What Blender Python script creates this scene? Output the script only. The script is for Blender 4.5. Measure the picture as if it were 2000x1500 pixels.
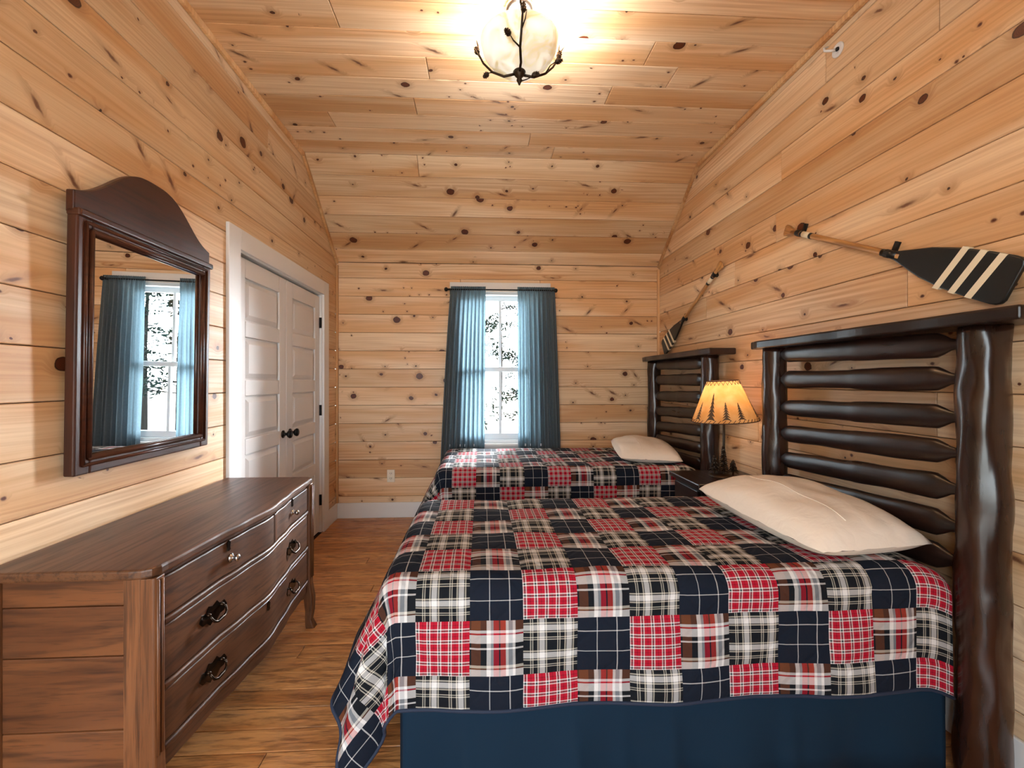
import bpy, math, random
from mathutils import Vector, Matrix, noise
for o in list(bpy.data.objects): bpy.data.objects.remove(o)
SC = bpy.context.scene
COL = SC.collection
random.seed(7)
R = math.radians

# ------------------------------------------------------------------ camera, world, exposure
CAM_H = 1.31
cd = bpy.data.cameras.new('camera'); cam = bpy.data.objects.new('camera', cd); COL.objects.link(cam)
cam.location = (0, 0, CAM_H); cam.rotation_euler = (R(90), 0, R(-3.1))
cd.sensor_width = 36; cd.lens = 36 * 850 / 2000.0
cd.shift_x = (1000 - 986) / 2000.0; cd.shift_y = (742 - 750) / 2000.0
cd.clip_start = 0.02
SC.camera = cam
W = bpy.data.worlds.new('sky'); SC.world = W; W.use_nodes = True
bg = W.node_tree.nodes['Background']; bg.inputs[0].default_value = (0.82, 0.93, 1.0, 1); bg.inputs[1].default_value = 9.0
SC.view_settings.view_transform = 'Standard'; SC.view_settings.look = 'None'
SC.view_settings.gamma = 1; SC.view_settings.use_curve_mapping = False
SC.view_settings.exposure = 0.42
sd_ = bpy.data.lights.new('window_daylight_boost', 'SUN'); sd_.energy = 52; sd_.angle = R(36); sd_.color = (.88, .95, 1.0)  # sun lamp added to strengthen the window daylight without brightening the visible sky
so_ = bpy.data.objects.new('window_daylight_boost', sd_); COL.objects.link(so_)
so_.rotation_euler = Vector((-.50, -.84, -.20)).to_track_quat('-Z', 'Y').to_euler()
def portal(name, loc, rot, sx, sy):
    l = bpy.data.lights.new(name, 'AREA'); l.shape = 'RECTANGLE'; l.size = sx; l.size_y = sy
    l.cycles.is_portal = True
    o = bpy.data.objects.new(name, l); o.location = loc; o.rotation_euler = rot; COL.objects.link(o)
portal('window_portal', (0.185, 4.40, 1.40), (R(-90), 0, 0), 0.8, 1.45)
portal('rear_window_portal', (-0.48, -1.16, 1.20), (R(90), 0, 0), 1.6, 2.1)

# ------------------------------------------------------------------ room measures (metres)
XL, XR, YB, YF = -1.371, 1.75, 4.204, -1.05
H0, ZC, YC = 2.426, 3.055, 3.413
BW = 0.173                                    # board pitch
WIN = (-0.20, 0.57, 0.70, 2.16)               # back window opening x0,x1,z0,z1
RWIN = (-1.25, 0.30, 0.15, 2.25)              # rear window opening
CLO = (2.525, 3.835, 0.0, 2.05)               # closet opening y0,y1,z0,z1

# ------------------------------------------------------------------ helpers
ORG = {}
def link(o, parent=None, org=Vector((0, 0, 0))):
    COL.objects.link(o)
    if parent is not None: o.parent = parent
    ORG[o.name] = org
    return o
def tag(o, label=None, cat=None, group=None, kind=None):
    if label: o['label'] = label
    if cat: o['category'] = cat
    if group: o['group'] = group
    if kind: o['kind'] = kind
    return o
def thing(name, label, cat, loc=(0, 0, 0), group=None):
    o = bpy.data.objects.new(name, None); o.location = loc; o.empty_display_size = 0.1
    link(o, None, Vector(loc)); tag(o, label, cat, group); return o
def mesh_obj(name, v, f, mat, parent=None, smooth=False, local=False):
    """v in world coordinates; made local to the parent's base point (local=True: already local)"""
    org = ORG[parent.name] if parent is not None else Vector((0, 0, 0))
    if not local and parent is not None: v = [Vector(p) - org for p in v]
    me = bpy.data.meshes.new(name); me.from_pydata([tuple(p) for p in v], [], f); me.update()
    if mat: me.materials.append(mat)
    if smooth:
        for p in me.polygons: p.use_smooth = True
    o = bpy.data.objects.new(name, me); link(o, parent, org if parent is not None else Vector((0, 0, 0)))
    return o
def bevel(o, w=0.004, seg=2):
    m = o.modifiers.new('bevel', 'BEVEL'); m.width = w; m.segments = seg; m.limit_method = 'ANGLE'; m.angle_limit = R(40)
    return o
def autosmooth(o, deg=40):
    me = o.data
    for p in me.polygons: p.use_smooth = True
    try: me.set_sharp_from_angle(angle=R(deg))
    except Exception: pass
    return o
class MB:
    def __init__(s): s.v = []; s.f = []
    def add(s, v, f):
        n = len(s.v); s.v += [Vector(p) for p in v]; s.f += [[i + n for i in q] for q in f]; return s
    def box(s, x0, x1, y0, y1, z0, z1):
        return s.add([(x0,y0,z0),(x1,y0,z0),(x1,y1,z0),(x0,y1,z0),(x0,y0,z1),(x1,y0,z1),(x1,y1,z1),(x0,y1,z1)],
                     [(0,3,2,1),(4,5,6,7),(0,1,5,4),(1,2,6,5),(2,3,7,6),(3,0,4,7)])
    def tube(s, pts, rad, seg=10, sq=None):
        pts = [Vector(p) for p in pts]; n = len(pts)
        if not hasattr(rad, '__len__'): rad = [rad] * n
        v = []; f = []; up = Vector((0, 0, 1)); prev = None
        for i, p in enumerate(pts):
            t = (pts[min(i+1, n-1)] - pts[max(i-1, 0)]).normalized()
            if prev is None:
                a = t.cross(up)
                if a.length < 0.2: a = t.cross(Vector((0, 1, 0)))
                a.normalize()
            else:
                a = (prev - t * prev.dot(t)).normalized()
            prev = a; b = t.cross(a)
            for k in range(seg):
                an = 2 * math.pi * k / seg
                ra = rad[i] * (sq[0] if sq else 1); rb = rad[i] * (sq[1] if sq else 1)
                v.append(p + a * math.cos(an) * ra + b * math.sin(an) * rb)
        for i in range(n - 1):
            for k in range(seg):
                k2 = (k + 1) % seg
                f.append((i*seg+k, i*seg+k2, (i+1)*seg+k2, (i+1)*seg+k))
        f.append(tuple(range(seg))[::-1]); f.append(tuple(range((n-1)*seg, n*seg)))
        return s.add(v, f)
    def lathe(s, prof, c, seg=24, cap=True):
        c = Vector(c); v = []; f = []; n = len(prof)
        for r, z in prof:
            for k in range(seg):
                an = 2*math.pi*k/seg; v.append(c + Vector((r*math.cos(an), r*math.sin(an), z)))
        for i in range(n-1):
            for k in range(seg):
                k2 = (k+1) % seg; f.append((i*seg+k, i*seg+k2, (i+1)*seg+k2, (i+1)*seg+k))
        if cap:
            f.append(tuple(range(seg))[::-1]); f.append(tuple(range((n-1)*seg, n*seg)))
        return s.add(v, f)
    def prism(s, poly, fr, d0, d1):
        """poly 2-D points, fr(a,b,d)->3-D, extruded from d0 to d1"""
        n = len(poly); v = [fr(a, b, d0) for a, b in poly] + [fr(a, b, d1) for a, b in poly]
        f = [tuple(range(n))[::-1], tuple(range(n, 2*n))] + [(i, (i+1) % n, n+(i+1) % n, n+i) for i in range(n)]
        return s.add(v, f)
    def grid(s, fn, nu, nv):
        v = [fn(i/nu, j/nv) for j in range(nv+1) for i in range(nu+1)]
        f = [(j*(nu+1)+i, j*(nu+1)+i+1, (j+1)*(nu+1)+i+1, (j+1)*(nu+1)+i) for j in range(nv) for i in range(nu)]
        return s.add(v, f)
    def build(s, name, mat, parent=None, smooth=False, local=False):
        return mesh_obj(name, s.v, s.f, mat, parent, smooth, local)
def lerp(a, b, t): return a + (b - a) * t
def sstep(a, b, x):
    t = max(0.0, min(1.0, (x - a) / (b - a))); return t * t * (3 - 2 * t)
def pl(xs, ys, x, smooth=True):
    if x <= xs[0]: return ys[0]
    if smooth is False:
        return next((lerp(ys[i], ys[i+1], (x-xs[i])/(xs[i+1]-xs[i])) for i in range(len(xs)-1) if x <= xs[i+1]), ys[-1])
    for i in range(len(xs)-1):
        if x <= xs[i+1]:
            t = (x-xs[i])/(xs[i+1]-xs[i]); t = t*t*(3-2*t); return lerp(ys[i], ys[i+1], t)
    return ys[-1]

# ------------------------------------------------------------------ materials
class NT:
    def __init__(s, name):
        s.m = bpy.data.materials.new(name); s.m.use_nodes = True; s.t = s.m.node_tree
        s.n = s.t.nodes; s.out = s.n['Material Output']; s.p = s.n['Principled BSDF']
    def node(s, t, **kw):
        n = s.n.new(t)
        for k, v in kw.items(): setattr(n, k, v)
        return n
    def put(s, sock, v):
        if hasattr(v, 'links') or isinstance(v, bpy.types.NodeSocket): s.t.links.new(v, sock)
        elif v is not None:
            sock.default_value = v
    def math(s, op, a, b=None, c=None, clamp=False):
        n = s.node('ShaderNodeMath', operation=op); n.use_clamp = clamp
        s.put(n.inputs[0], a)
        if b is not None: s.put(n.inputs[1], b)
        if c is not None: s.put(n.inputs[2], c)
        return n.outputs[0]
    def ss(s, a, b, x):           # smoothstep mapping a..b -> 0..1 (works for a > b)
        n = s.node('ShaderNodeMapRange', interpolation_type='SMOOTHSTEP')
        s.put(n.inputs['Value'], x); s.put(n.inputs['From Min'], a); s.put(n.inputs['From Max'], b)
        return n.outputs[0]
    def mix(s, f, a, b, mode='MIX'):
        n = s.node('ShaderNodeMix', data_type='RGBA', blend_type=mode)
        s.put(n.inputs[0], f); s.put(n.inputs[6], a); s.put(n.inputs[7], b); return n.outputs[2]
    def noise(s, vec, scale=1, detail=2, rough=.5, dist=0, dim='3D'):
        n = s.node('ShaderNodeTexNoise', noise_dimensions=dim); s.put(n.inputs['Vector'], vec)
        n.inputs['Scale'].default_value = scale; n.inputs['Detail'].default_value = detail
        n.inputs['Roughness'].default_value = rough; n.inputs['Distortion'].default_value = dist
        return n.outputs['Fac']
    def xyz(s, x, y, z):
        n = s.node('ShaderNodeCombineXYZ'); s.put(n.inputs[0], x); s.put(n.inputs[1], y); s.put(n.inputs[2], z); return n.outputs[0]
    def sep(s, v):
        n = s.node('ShaderNodeSeparateXYZ'); s.put(n.inputs[0], v); return n.outputs
    def vor(s, vec, scale, rnd=1.0, dim='2D'):
        n = s.node('ShaderNodeTexVoronoi', voronoi_dimensions=dim); s.put(n.inputs['Vector'], vec)
        n.inputs['Scale'].default_value = scale; n.inputs['Randomness'].default_value = rnd
        return n.outputs['Distance'], n.outputs['Color']
    def ramp(s, f, stops, const=False):
        n = s.node('ShaderNodeValToRGB'); s.put(n.inputs[0], f); e = n.color_ramp.elements
        n.color_ramp.interpolation = 'CONSTANT' if const else 'LINEAR'
        while len(e) < len(stops): e.new(0.5)
        for i, (p, c) in enumerate(stops): e[i].position = p
        for i, (p, c) in enumerate(stops): e[i].color = (*c, 1)
        return n.outputs[0]
    def bump(s, h, strength=.3, dist=.002, normal=None):
        n = s.node('ShaderNodeBump'); s.put(n.inputs['Height'], h); n.inputs['Strength'].default_value = strength
        n.inputs['Distance'].default_value = dist
        if normal is not None: s.put(n.inputs['Normal'], normal)
        s.t.links.new(n.outputs[0], s.p.inputs['Normal']); return n.outputs[0]
    def base(s, c): s.put(s.p.inputs['Base Color'], c if not isinstance(c, tuple) else (*c, 1)); return s
    def rough(s, r, spec=.5): s.put(s.p.inputs['Roughness'], r); s.put(s.p.inputs['Specular IOR Level'], spec); return s
def lin(r, g, b):
    return tuple(((c/255)/12.92 if c/255 <= .04045 else ((c/255+.055)/1.055)**2.4) for c in (r, g, b))
def C4(c): return (*c, 1)
def plain(name, c, rough=.5, metal=0, spec=.5):
    t = NT(name); t.base(c).rough(rough, spec); t.p.inputs['Metallic'].default_value = metal; return t.m

def pine_material(name, light, mid, dark, knots=True, rough=.38):
    t = NT(name)
    oc = t.node('ShaderNodeTexCoord').outputs['Object']
    rnd = t.node('ShaderNodeObjectInfo').outputs['Random']
    x, y, z = t.sep(oc)
    r1 = t.math('MULTIPLY', rnd, 61.7); r2 = t.math('FRACT', t.math('MULTIPLY', rnd, 817.3)); r3 = t.math('FRACT', t.math('MULTIPLY', rnd, 3137.1))
    px = t.math('ADD', x, r1); py = t.math('ADD', y, t.math('MULTIPLY', r2, 23.1))
    p2 = t.xyz(px, py, 0.0)
    halo = 0.0; kmask = 0.0
    if knots:
        wob = t.noise(p2, 30, 2)
        wv = t.math('MULTIPLY', t.math('SUBTRACT', wob, .5), .012)
        pk = t.xyz(t.math('ADD', t.math('MULTIPLY', px, .85), wv), t.math('ADD', py, wv), 0.0)
        # round knots
        d, c = t.vor(pk, 4.2)
        cr, cg, cb = t.sep(c)
        rad = t.math('MULTIPLY', t.math('GREATER_THAN', cg, .46), t.math('MULTIPLY_ADD', t.math('POWER', cr, 3.0), .105, .018))
        q = t.math('SUBTRACT', d, rad)
        has = t.math('GREATER_THAN', rad, .001)
        k1 = t.math('MULTIPLY', has, t.ss(.010, -.006, q))
        h1 = t.math('MULTIPLY', has, t.ss(.16, .0, q))
        ring = t.math('MULTIPLY', has, t.ss(.022, .0, t.math('ABSOLUTE', q)))
        # pin knots, in little groups
        d2, c2 = t.vor(pk, 15.0)
        c2r, c2g, c2b = t.sep(c2)
        grp = t.noise(p2, 2.3, 1)
        sel = t.math('MULTIPLY', t.math('GREATER_THAN', c2g, .66), t.math('GREATER_THAN', grp, .60))
        k2 = t.math('MULTIPLY', sel, t.ss(t.math('MULTIPLY_ADD', c2r, .10, .07), .05, d2))
        h2 = t.math('MULTIPLY', sel, t.ss(.38, .05, d2))
        # spike knots: slanted dark streaks
        mp = t.node('ShaderNodeMapping', vector_type='TEXTURE'); t.put(mp.inputs['Vector'], pk)
        t.put(mp.inputs['Rotation'], t.xyz(0.0, 0.0, t.math('MULTIPLY_ADD', r3, 2.2, -1.1))); mp.inputs['Scale'].default_value = (1.0, .24, 1)
        d3, c3 = t.vor(mp.outputs[0], 2.1)
        c3r, c3g, c3b = t.sep(c3)
        sel3 = t.math('GREATER_THAN', c3g, .66)
        k3 = t.math('MULTIPLY', sel3, t.ss(t.math('MULTIPLY_ADD', c3r, .07, .05), .02, d3))
        h3 = t.math('MULTIPLY', sel3, t.ss(.26, .04, d3))
        kmask = t.math('MAXIMUM', k1, t.math('MAXIMUM', k2, t.math('MULTIPLY', k3, .85)))
        halo = t.math('MAXIMUM', h1, t.math('MAXIMUM', t.math('MULTIPLY', h2, .6), h3))
    # grain, bent round the knots
    broad = t.noise(t.xyz(t.math('MULTIPLY', px, .55), t.math('MULTIPLY', py, 5.0), r3), 1.0, 2, .5, .4)
    yy = t.math('ADD', py, t.math('MULTIPLY', broad, .09))
    if knots: yy = t.math('ADD', yy, t.math('MULTIPLY', halo, .034))
    fine = t.noise(t.xyz(t.math('MULTIPLY', px, 1.6), t.math('MULTIPLY', yy, 95.0), r3), 1.0, 2, .55)
    wavev = t.math('SINE', t.math('MULTIPLY', yy, 210.0))
    cath = t.math('MULTIPLY', t.math('MULTIPLY_ADD', wavev, .5, .5), t.ss(.48, .70, t.noise(t.xyz(t.math('MULTIPLY', px, .5), t.math('MULTIPLY', py, 3.0), r1), 1.0, 1)))
    g = t.math('ADD', t.math('MULTIPLY', t.ss(.32, .74, fine), .55), t.math('MULTIPLY', cath, .42))
    col = t.mix(t.ss(.36, .66, broad), C4(light), C4(mid))
    col = t.mix(t.math('MULTIPLY', g, .62), col, C4(dark))
    tone = t.math('MULTIPLY_ADD', r2, .28, .82)
    col = t.mix(1.0, col, t.xyz(tone, t.math('POWER', tone, 1.12), t.math('POWER', tone, 1.3)), 'MULTIPLY')
    if knots:
        col = t.mix(t.math('MULTIPLY', halo, .38), col, C4(tuple(c*.62 for c in dark)))
        kc = t.mix(t.math('FRACT', t.math('MULTIPLY', d, 47.0)), C4(lin(72, 28, 13)), C4(lin(100, 48, 24)))
        kc = t.mix(ring, kc, C4(lin(26, 9, 4)))
        col = t.mix(kmask, col, kc)
    t.base(col)
    t.rough(t.math('MULTIPLY_ADD', fine, .12, rough), .42)
    t.bump(fine, .12, .0012)
    return t.m
M = {}
M['pine'] = pine_material('knotty_pine', lin(240, 211, 174), lin(222, 174, 124), lin(172, 112, 64))
M['pine_trim'] = pine_material('pine_trim', lin(230, 188, 138), lin(206, 152, 98), lin(160, 100, 54), knots=False)
M['joint'] = plain('board_joint', lin(58, 30, 15), .9)

def wood_material(name, light, mid, dark, axis='Y', rough=.3, freq=60, bump=.15, spec=.5, scrape=0, vary=.0, lf=3.0):
    t = NT(name); oc = t.node('ShaderNodeTexCoord').outputs['Object']; x, y, z = t.sep(oc)
    rnd = t.node('ShaderNodeObjectInfo').outputs['Random']; ro = t.math('MULTIPLY', rnd, 43.0)
    L, a, b = {'X': (x, y, z), 'Y': (y, x, z), 'Z': (z, x, y)}[axis]
    L = t.math('ADD', L, ro)
    broad = t.noise(t.xyz(t.math('MULTIPLY', L, .9), t.math('MULTIPLY', a, 6), t.math('MULTIPLY_ADD', b, 6, ro)), 1, 2, .5, .5)
    aa = t.math('MULTIPLY_ADD', broad, .10, a); bb = t.math('MULTIPLY_ADD', broad, .10, b)
    fine = t.noise(t.xyz(t.math('MULTIPLY', L, lf), t.math('MULTIPLY', aa, freq), t.math('MULTIPLY', bb, freq)), 1, 3, .6)
    pores = t.noise(t.xyz(t.math('MULTIPLY', L, 14.0), t.math('MULTIPLY', a, freq*4), t.math('MULTIPLY', b, freq*4)), 1, 1, .5)
    col = t.mix(t.ss(.35, .65, broad), C4(light), C4(mid))
    col = t.mix(t.math('MULTIPLY', t.ss(.42, .70, fine), .75), col, C4(dark))
    col = t.mix(t.math('MULTIPLY', t.ss(.60, .72, pores), .35), col, C4(dark))
    if vary:
        tone = t.math('MULTIPLY_ADD', rnd, vary, 1 - vary/2)
        col = t.mix(1.0, col, t.xyz(tone, tone, tone), 'MULTIPLY')
    t.base(col); t.rough(t.math('MULTIPLY_ADD', fine, .18, rough), spec)
    h = fine
    if scrape:
        sc = t.noise(t.xyz(t.math('MULTIPLY', L, 5), t.math('MULTIPLY', a, 24), ro), 1, 2, .5, .6)
        h = t.math('MULTIPLY_ADD', sc, scrape, fine)
    t.bump(h, bump, .002); return t.m
M['floor'] = wood_material('floor_oak', lin(204, 146, 90), lin(178, 116, 64), lin(104, 60, 28), 'X', .24, 60, .8, .5, 4.0, .22, 9.0)
M['oak'] = wood_material('dresser_oak', lin(98, 63, 39), lin(78, 46, 26), lin(44, 24, 12), 'Y', .34, 70, .15)
M['oak_side'] = wood_material('dresser_side_oak', lin(112, 68, 38), lin(84, 47, 25), lin(42, 21, 11), 'X', .32, 40, .15)
M['oak_post'] = wood_material('dresser_post_oak', lin(126, 80, 48), lin(98, 59, 33), lin(50, 27, 14), 'Z', .32, 70, .2)
M['mahogany'] = wood_material('mirror_mahogany', lin(72, 36, 21), lin(58, 27, 15), lin(38, 17, 10), 'Y', .24, 50, .05)
M['mahogany_v'] = wood_material('mirror_mahogany_upright', lin(72, 36, 21), lin(58, 27, 15), lin(38, 17, 10), 'Z', .24, 50, .05)
M['log'] = wood_material('dark_log', lin(52, 28, 18), lin(34, 17, 11), lin(16, 8, 6), 'Z', .17, 22, .5, .6)
M['log_h'] = wood_material('dark_log_slat', lin(40, 23, 17), lin(27, 15, 11), lin(14, 8, 6), 'Y', .22, 26, .4, .55)
M['ash'] = wood_material('paddle_shaft_ash', lin(206, 156, 98), lin(180, 126, 72), lin(130, 84, 44), 'X', .25, 60, .05)
M['white'] = plain('white_paint', lin(228, 226, 224), .38)
M['white_door'] = plain('door_white_paint', lin(222, 219, 217), .36)
M['vinyl'] = plain('window_vinyl', lin(226, 232, 236), .4)
M['black_metal'] = plain('black_metal', lin(16, 15, 15), .38, .5)
M['bronze'] = plain('aged_bronze', lin(58, 46, 36), .42, .7)
M['pull'] = plain('antique_brass', lin(52, 40, 30), .25, .9)
M['nickel'] = plain('brushed_nickel', lin(190, 190, 190), .25, 1)
M['plastic'] = plain('ivory_plastic', lin(232, 222, 204), .4)
M['slot'] = plain('dark_slot', lin(30, 26, 24), .7)
M['navy_paint'] = plain('black_green_paint', lin(14, 20, 22), .35)
M['cream_paint'] = plain('cream_paint', lin(240, 226, 196), .4)
M['leather'] = plain('black_strap', lin(18, 14, 14), .55)
M['mirror'] = plain('mirror_glass', (.93, .94, .94), .0, 1)
M['mattress'] = plain('mattress_ticking', lin(220, 218, 212), .8)
M['gravel'] = plain('pale_ground', lin(205, 200, 188), .9)
M['bark'] = plain('tree_bark', lin(26, 24, 22), .9, 0, .05)
M['leaf'] = plain('tree_leaf', lin(13, 24, 18), .8, 0, .05)
def glass_mat():
    t = NT('window_glass'); n = t.n
    tr = n.new('ShaderNodeBsdfTransparent'); gl = n.new('ShaderNodeBsdfGlossy'); gl.inputs['Roughness'].default_value = .0
    mx = n.new('ShaderNodeMixShader'); mx.inputs[0].default_value = .05
    t.t.links.new(tr.outputs[0], mx.inputs[1]); t.t.links.new(gl.outputs[0], mx.inputs[2]); t.t.links.new(mx.outputs[0], t.out.inputs[0]); return t.m
M['glass'] = glass_mat()
def cloth_translucent(name, c, tc, f, weave=900):
    t = NT(name); n = t.n; oc = t.node('ShaderNodeTexCoord').outputs['Object']
    d = n.new('ShaderNodeBsdfDiffuse'); tl = n.new('ShaderNodeBsdfTranslucent'); mx = n.new('ShaderNodeMixShader')
    nz = t.noise(oc, weave, 1); nz2 = t.noise(oc, 60, 2)
    k = t.math('MULTIPLY_ADD', nz, .5, t.math('MULTIPLY_ADD', nz2, .3, .6))
    col = t.mix(1.0, C4(c), t.xyz(k, k, k), 'MULTIPLY'); col2 = t.mix(1.0, C4(tc), t.xyz(k, k, k), 'MULTIPLY')
    t.put(d.inputs[0], col); t.put(tl.inputs[0], col2); mx.inputs[0].default_value = f
    t.t.links.new(d.outputs[0], mx.inputs[1]); t.t.links.new(tl.outputs[0], mx.inputs[2]); t.t.links.new(mx.outputs[0], t.out.inputs[0]); return t.m
M['curtain'] = cloth_translucent('slate_blue_curtain', lin(100, 110, 116), lin(112, 138, 150), .28)
M['skirt'] = plain('navy_bed_skirt', lin(12, 37, 56), .85, 0, .2)
def pillow_mat():
    t = NT('cream_pillowcase'); oc = t.node('ShaderNodeTexCoord').outputs['Object']
    t.base(lin(232, 222, 208)).rough(.75, .2); t.bump(t.noise(oc, 14, 3, .5, .6), .35, .01); return t.m
M['pillow'] = pillow_mat()

# plaids: UV per patch, warp and weft colours averaged
def plaid(name, us, vs, rep, lines=None):
    t = NT(name); uv = t.node('ShaderNodeUVMap').outputs[0]; u, v, _ = t.sep(uv)
    uu = t.math('FRACT', t.math('MULTIPLY', u, rep)); vv = t.math('FRACT', t.math('MULTIPLY', v, rep))
    def st(l): 
        out = []; p = 0
        for w, c in l: out.append((p, lin(*c))); p += w
        return out
    ca = t.ramp(uu, st(us), True); cb = t.ramp(vv, st(vs), True)
    col = t.mix(.5, ca, cb)
    oc = t.node('ShaderNodeTexCoord').outputs['Object']
    wv = t.noise(oc, 700, 1)
    col = t.mix(t.math('MULTIPLY', wv, .22), col, C4(lin(20, 22, 30)))
    t.base(col).rough(.85, .15)
    # diagonal quilting stitches and crumple
    d1 = t.math('ABSOLUTE', t.math('SUBTRACT', t.math('FRACT', t.math('ADD', u, v)), .5))
    d2 = t.math('ABSOLUTE', t.math('SUBTRACT', t.math('FRACT', t.math('SUBTRACT', u, v)), .5))
    q = t.math('MINIMUM', t.ss(.0, .10, d1), t.ss(.0, .10, d2))
    h = t.math('MULTIPLY_ADD', t.noise(oc, 45, 3, .55, .4), .9, q)
    t.bump(h, .45, .004); return t.m
NV, WH, CR, BK, RD, GR, BR = (20, 27, 40), (222, 221, 220), (202, 196, 182), (18, 21, 26), (172, 20, 44), (28, 52, 54), (100, 58, 36)
GY = (150, 156, 164)
navy_l = [(.36, NV), (.018, WH), (.36, NV), (.018, WH), (.244, NV)]
M['plaid_navy'] = plaid('navy_windowpane_cotton', navy_l, navy_l, 1)
red_l = [(.10, WH), (.11, GR), (.10, WH), (.10, RD), (.03, (120, 16, 34)), (.40, RD), (.16, RD)]
red_l = [(.10, WH), (.15, GR), (.11, WH), (.27, RD), (.06, (96, 12, 28)), (.31, RD)]
M['plaid_red'] = plaid('red_tartan_cotton', red_l, red_l, 5)
bw_l = [(.24, BK), (.035, CR), (.045, BK), (.035, CR), (.15, BK), (.05, CR), (.03, BK), (.20, WH), (.03, BK), (.05, CR), (.135, BK)]
M['plaid_black'] = plaid('black_cream_plaid_cotton', bw_l, bw_l, 2)
md_u = [(.03, BK), (.17, BR), (.11, BK), (.08, WH), (.05, GY), (.10, RD), (.03, NV), (.10, (176, 48, 44)), (.05, WH), (.08, GY), (.05, WH), (.15, BK)]
md_v = [(.13, WH), (.03, BR), (.05, CR), (.28, BK), (.03, WH), (.08, BK), (.15, WH), (.03, RD), (.05, WH), (.17, BR)]
M['plaid_madras'] = plaid('madras_cotton', md_u, md_v, 1)
M['binding'] = plain('navy_binding', lin(26, 38, 60), .8)

# ------------------------------------------------------------------ the room: boards on a backing
def clip(poly, a, b, c):          # keep a*x+b*y<=c
    out = []
    for i in range(len(poly)):
        p, q = poly[i], poly[(i+1) % len(poly)]; dp = a*p[0]+b*p[1]-c; dq = a*q[0]+b*q[1]-c
        if dp <= 1e-9: out.append(p)
        if (dp < -1e-9 and dq > 1e-9) or (dp > 1e-9 and dq < -1e-9):
            t = dp/(dp-dq); out.append((lerp(p[0], q[0], t), lerp(p[1], q[1], t)))
    return out
def clip_convex(poly, outline):
    n = len(outline)
    for i in range(n):
        (x0, y0), (x1, y1) = outline[i], outline[(i+1) % n]
        a, b = y1-y0, -(x1-x0); poly = clip(poly, a, b, a*x0+b*y0)
        if len(poly) < 3: return []
    return poly
def inset(poly, d):
    n = len(poly); out = []
    for i in range(n):
        p0, p1, p2 = Vector(poly[i-1]), Vector(poly[i]), Vector(poly[(i+1) % n])
        e1 = (p1-p0).normalized(); e2 = (p2-p1).normalized()
        n1 = Vector((-e1.y, e1.x)); n2 = Vector((-e2.y, e2.x)); m = n1+n2
        if m.length < 1e-6: out.append(p1); continue
        out.append(p1 + m * (d / max(.3, m.dot(n1))))
    return out
def dedupe(poly):
    out = []
    for p in poly:
        if not out or (Vector(p)-Vector(out[-1])).length > 1e-4: out.append(p)
    if len(out) > 1 and (Vector(out[0])-Vector(out[-1])).length < 1e-4: out.pop()
    return out
def area(p): return .5*sum(p[i-1][0]*p[i][1]-p[i][0]*p[i-1][1] for i in range(len(p)))
CACHE = {}
def plank(parent, O, ex, ey, poly, mat, name='plank', gap=.0014, ch=.0026, th=.014):
    poly = dedupe(poly)
    if len(poly) < 3 or area(poly) < 4e-4: return
    cx = sum(p[0] for p in poly)/len(poly); cy = sum(p[1] for p in poly)/len(poly)
    loc = [(p[0]-cx, p[1]-cy) for p in poly]
    key = (mat.name, gap, ch, th, tuple((round(a, 4), round(b, 4)) for a, b in loc))
    me = CACHE.get(key)
    if me is None:
        a = inset(loc, gap); b = inset(loc, gap+ch); n = len(a)
        v = [(p[0], p[1], -th) for p in a] + [(p[0], p[1], -ch) for p in a] + [(p[0], p[1], 0) for p in b]
        f = [tuple(range(2*n, 3*n))]
        for i in range(n):
            j = (i+1) % n; f += [(i, j, n+j, n+i), (n+i, n+j, 2*n+j, 2*n+i)]
        me = bpy.data.meshes.new(name); me.from_pydata([tuple(q) for q in v], [], f); me.update(); me.materials.append(mat)
        CACHE[key] = me
    o = bpy.data.objects.new(name, me); o.parent = parent; COL.objects.link(o)
    nn = ex.cross(ey); w = O + ex*cx + ey*cy
    o.matrix_local = Matrix(((ex.x, ey.x, nn.x, w.x), (ex.y, ey.y, nn.y, w.y), (ex.z, ey.z, nn.z, w.z), (0, 0, 0, 1)))
    return o
def rect_minus(r, h):
    x0, x1, y0, y1 = r; a0, a1, b0, b1 = h
    if a0 >= x1 or a1 <= x0 or b0 >= y1 or b1 <= y0: return [r]
    out = []
    if a0 > x0: out.append((x0, a0, y0, y1))
    if a1 < x1: out.append((a1, x1, y0, y1))
    m0, m1 = max(x0, a0), min(x1, a1)
    if b0 > y0: out.append((m0, m1, y0, b0))
    if b1 < y1: out.append((m0, m1, b1, y1))
    return out
def boards(parent, O, ex, ey, outline, t0, pitch, mat, joints, hole=None, maxlen=3.4, seed=1, th=.014):
    rg = random.Random(seed); s0 = min(p[0] for p in outline); s1 = max(p[0] for p in outline)
    t1 = max(p[1] for p in outline); k = 0; t = t0
    while t < t1 - 1e-4:
        js = joints.get(k)
        if js is None:
            js = []
            if s1 - s0 > maxlen: js = [rg.uniform(s0 + .28*(s1-s0), s0 + .75*(s1-s0))]
            elif rg.random() < .35: js = [rg.uniform(s0 + .2*(s1-s0), s1 - .2*(s1-s0))]
        cuts = [s0] + sorted(js) + [s1]
        for a, b in zip(cuts[:-1], cuts[1:]):
            rs = [(a, b, t, t+pitch)]
            if hole: rs = rect_minus(rs[0], hole)
            for x0, x1, y0, y1 in rs:
                if x1-x0 < .004 or y1-y0 < .004: continue
                p = clip_convex([(x0, y0), (x1, y0), (x1, y1), (x0, y1)], outline)
                if p: plank(parent, O, ex, ey, p, mat, th=th)
        t += pitch; k += 1
def structure(o): o['kind'] = 'structure'; return o
V = Vector
TH = .014
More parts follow.
